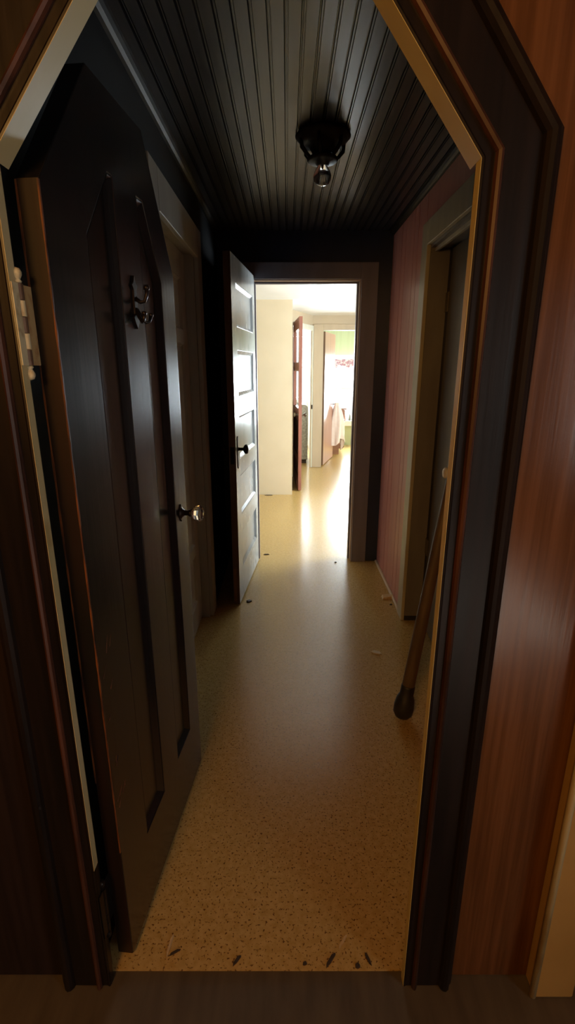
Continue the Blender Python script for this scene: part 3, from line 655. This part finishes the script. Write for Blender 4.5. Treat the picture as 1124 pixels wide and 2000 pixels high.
# objects on the sill
def jar(x, r, h, m, label, nm='jar'):
    bm = bmesh.new(); lathe(bm, [(0, 0), (r*0.8, 0), (r, h*0.2), (r, h*0.7), (r*0.55, h*0.85), (r*0.55, h*0.95), (r*0.65, h), (0, h)], (0, 0, 0), (0, 0, 1), 20)
    o = obj(nm, bm, m, smooth=True); o.location = (x, YB-0.035, W1z[0]); return tag(o, label, 'jar', group='small jars on the bedroom windowsill')
jar(1.095, 0.030, 0.12, M['jar'], 'pink jar on bedroom windowsill, leftmost of three')
jar(1.190, 0.022, 0.13, M['jar_green'], 'slim grey jar in the middle of bedroom windowsill')
jar(1.275, 0.028, 0.15, M['jar_green'], 'tall grey green jar at right on bedroom windowsill')
# grey cabinet in the side room
cb = empty('cabinet', (0.03, 7.95, 0)); tag(cb, 'grey speckled rounded top cabinet in the side room opening', 'cabinet')
w, dpt, h = 0.29, 0.28, 0.90
bm = bmesh.new(); pr = [(-w, 0.06)] + [(w, 0.06)] + [(w-0.06+0.06*math.cos(a), h-0.06+0.06*math.sin(a)) for a in (0, .4, .8, 1.2, PI/2)] + [(-w+0.06+0.06*math.cos(a), h-0.06+0.06*math.sin(a)) for a in (PI/2, 1.95, 2.35, 2.75, PI)]
obj('body', plate(pr, [], -dpt, dpt, bm), M['speckle_grey'], cb, bevel=0.01)
obj('base', B((-w+0.02, w-0.02, -dpt+0.02, dpt-0.02, 0, 0.06)), M['chip_dark'], cb)
obj('front_panel', B((-w+0.03, w-0.03, -dpt-0.008, -dpt, 0.12, 0.80)), M['speckle_grey'], cb, bevel=0.006)
bm = bmesh.new()
for k in range(3): box(bm, -0.17+0.01*k, 0.17-0.008*k, -0.13+0.01*k, 0.13-0.01*k, 0.022*k, 0.022*(k+1)-0.002)
o = obj('folded_towel', bm, M['cloth'], bevel=0.009); o.location = (0.02, 7.93, 0.902); tag(o, 'folded white towel on top of the grey rounded cabinet', 'towel')

# ------------------------------------------------------------------ room behind the camera
rm = B((-1.78, -1.7, -2.6, 0.884, -0.05, 2.45))
tag(obj('wall_near_left', rm, M['room_dark']), 'brown panelled wall left of the camera', 'wall', 'structure')
RW = plate([(0, -0.05), (3.484, -0.05), (3.484, 2.45), (0, 2.45)], [rect(0.6, 1.9, 0.8, 1.95)], 0, 0.08)
for v in RW.verts: v.co = Vector((2.2+v.co.y, -2.6+v.co.x, v.co.z))
tag(obj('wall_near_right', RW, M['room_dark']), 'brown panelled wall with window right of the camera', 'wall', 'structure')
tag(obj('wall_near_back', B((-1.7, 2.2, -2.68, -2.6, -0.05, 2.45)), M['room_dark']), 'brown panelled wall behind the camera', 'wall', 'structure')
tag(obj('ceiling_near', B((-1.7, 2.2, -2.6, 0.884, 2.45, 2.5)), M['room_dark']), 'brown ceiling over the camera', 'ceiling', 'structure')
e = window('window_4', (-0.65, 0.65), (0.8, 1.95), 0, 'window in the near room right of the camera'); e.location = (2.2, -1.35, 0.8); e.rotation_euler = (0, 0, -PI/2)

tag(obj('wall_outer', B((MX1, MX1+0.08, 0.884, YW, 0, 2.45), (MX0-0.08, MX0, 0.884, YW, 0, 2.45), (-2.4, -1.7, 0.862, 0.884, 0, 2.45)), M['tan_wall']), 'outer walls of closed rooms beside the hallway', 'wall', 'structure')
tag(obj('ceiling_side', B((HX1+0.1, MX1+0.08, 0.862, YW, 2.45, 2.5), (MX0-0.08, HX0-0.1, 0.862, YW, 2.45, 2.5)), M['white_ceiling']), 'ceilings of closed rooms beside the hallway', 'ceiling', 'structure')
rg = obj('added_rug', B((0.55, 2.0, -2.3, -0.12, -0.003, 0.010)), M['cloth'], bevel=0.004); tag(rg, 'unseen pale cotton mat added to put a sheen on the wood wall', 'added_rug')  # unseen, added so the orange wall picks up a pale sheen

# ------------------------------------------------------------------ light
sd = bpy.data.lights.new('added_sun', 'SUN'); sd.energy = 15; sd.angle = 0.01; sd.color = (1.0, 0.93, 0.82)  # added to brighten the unseen floor cloth for the wall sheen
so = bpy.data.objects.new('added_sun', sd); C.objects.link(so); so.location = (6, -1, 8)
so.rotation_euler = Vector((-1.0, 0.08, -1.45)).to_track_quat('-Z', 'Y').to_euler()
def area(name, loc, rot, sx, sy, power, col):
    d = bpy.data.lights.new(name, 'AREA'); d.shape = 'RECTANGLE'; d.size = sx; d.size_y = sy; d.energy = power; d.color = col
    o = bpy.data.objects.new(name, d); C.objects.link(o); o.location = loc; o.rotation_euler = rot
    return o
area('daylight_bedroom', ((W1x[0]+W1x[1])/2, YB+0.25, 1.2), (-PI/2, 0, 0), 1.3, 1.5, 400, (0.82, 0.92, 1.0))
area('daylight_side_room', (-0.1, YB+0.25, 1.5), (-PI/2, 0, 0), 1.1, 1.3, 380, (0.86, 0.94, 1.0))
area('daylight_far_room', (MX1+0.25, YW+1.15, 1.35), (0, PI/2, 0), 1.4, 1.4, 290, (0.90, 0.96, 1.0))
area('daylight_near_room', (2.45, -1.35, 1.4), (0, PI/2, 0), 1.5, 1.3, 25, (1.0, 0.96, 0.88))
lp = bpy.data.lights.new('room_lamp', 'POINT'); lp.energy = 66; lp.color = (1.0, 0.48, 0.12); lp.shadow_soft_size = 0.22
lo_ = bpy.data.objects.new('room_lamp', lp); C.objects.link(lo_); lo_.location = (-0.60, -0.95, 1.95)
w = bpy.data.worlds.new('sky'); S.world = w; w.use_nodes = True
w.node_tree.nodes['Background'].inputs[0].default_value = (0.90, 0.95, 1.0, 1)
w.node_tree.nodes['Background'].inputs[1].default_value = 2.0

# ------------------------------------------------------------------ camera
cam = bpy.data.cameras.new('camera'); co = bpy.data.objects.new('camera', cam); C.objects.link(co)
co.location = (0, 0, 1.45); co.rotation_euler = (math.radians(90-16.3), 0, 0)
cam.sensor_fit = 'VERTICAL'; cam.sensor_height = 24.0; cam.lens = 24.0*970/2000
cam.shift_x = 1.0/2000
cam.clip_start = 0.02
S.camera = co
S.view_settings.view_transform = 'Standard'; S.view_settings.look = 'None'
S.view_settings.exposure = 0.0; S.view_settings.gamma = 1.0; S.view_settings.use_curve_mapping = False
S.cycles.use_denoising = True
S.cycles.max_bounces = 10; S.cycles.diffuse_bounces = 6; S.cycles.glossy_bounces = 5; S.cycles.transmission_bounces = 8; S.cycles.transparent_max_bounces = 12
S.cycles.sample_clamp_indirect = 6.0
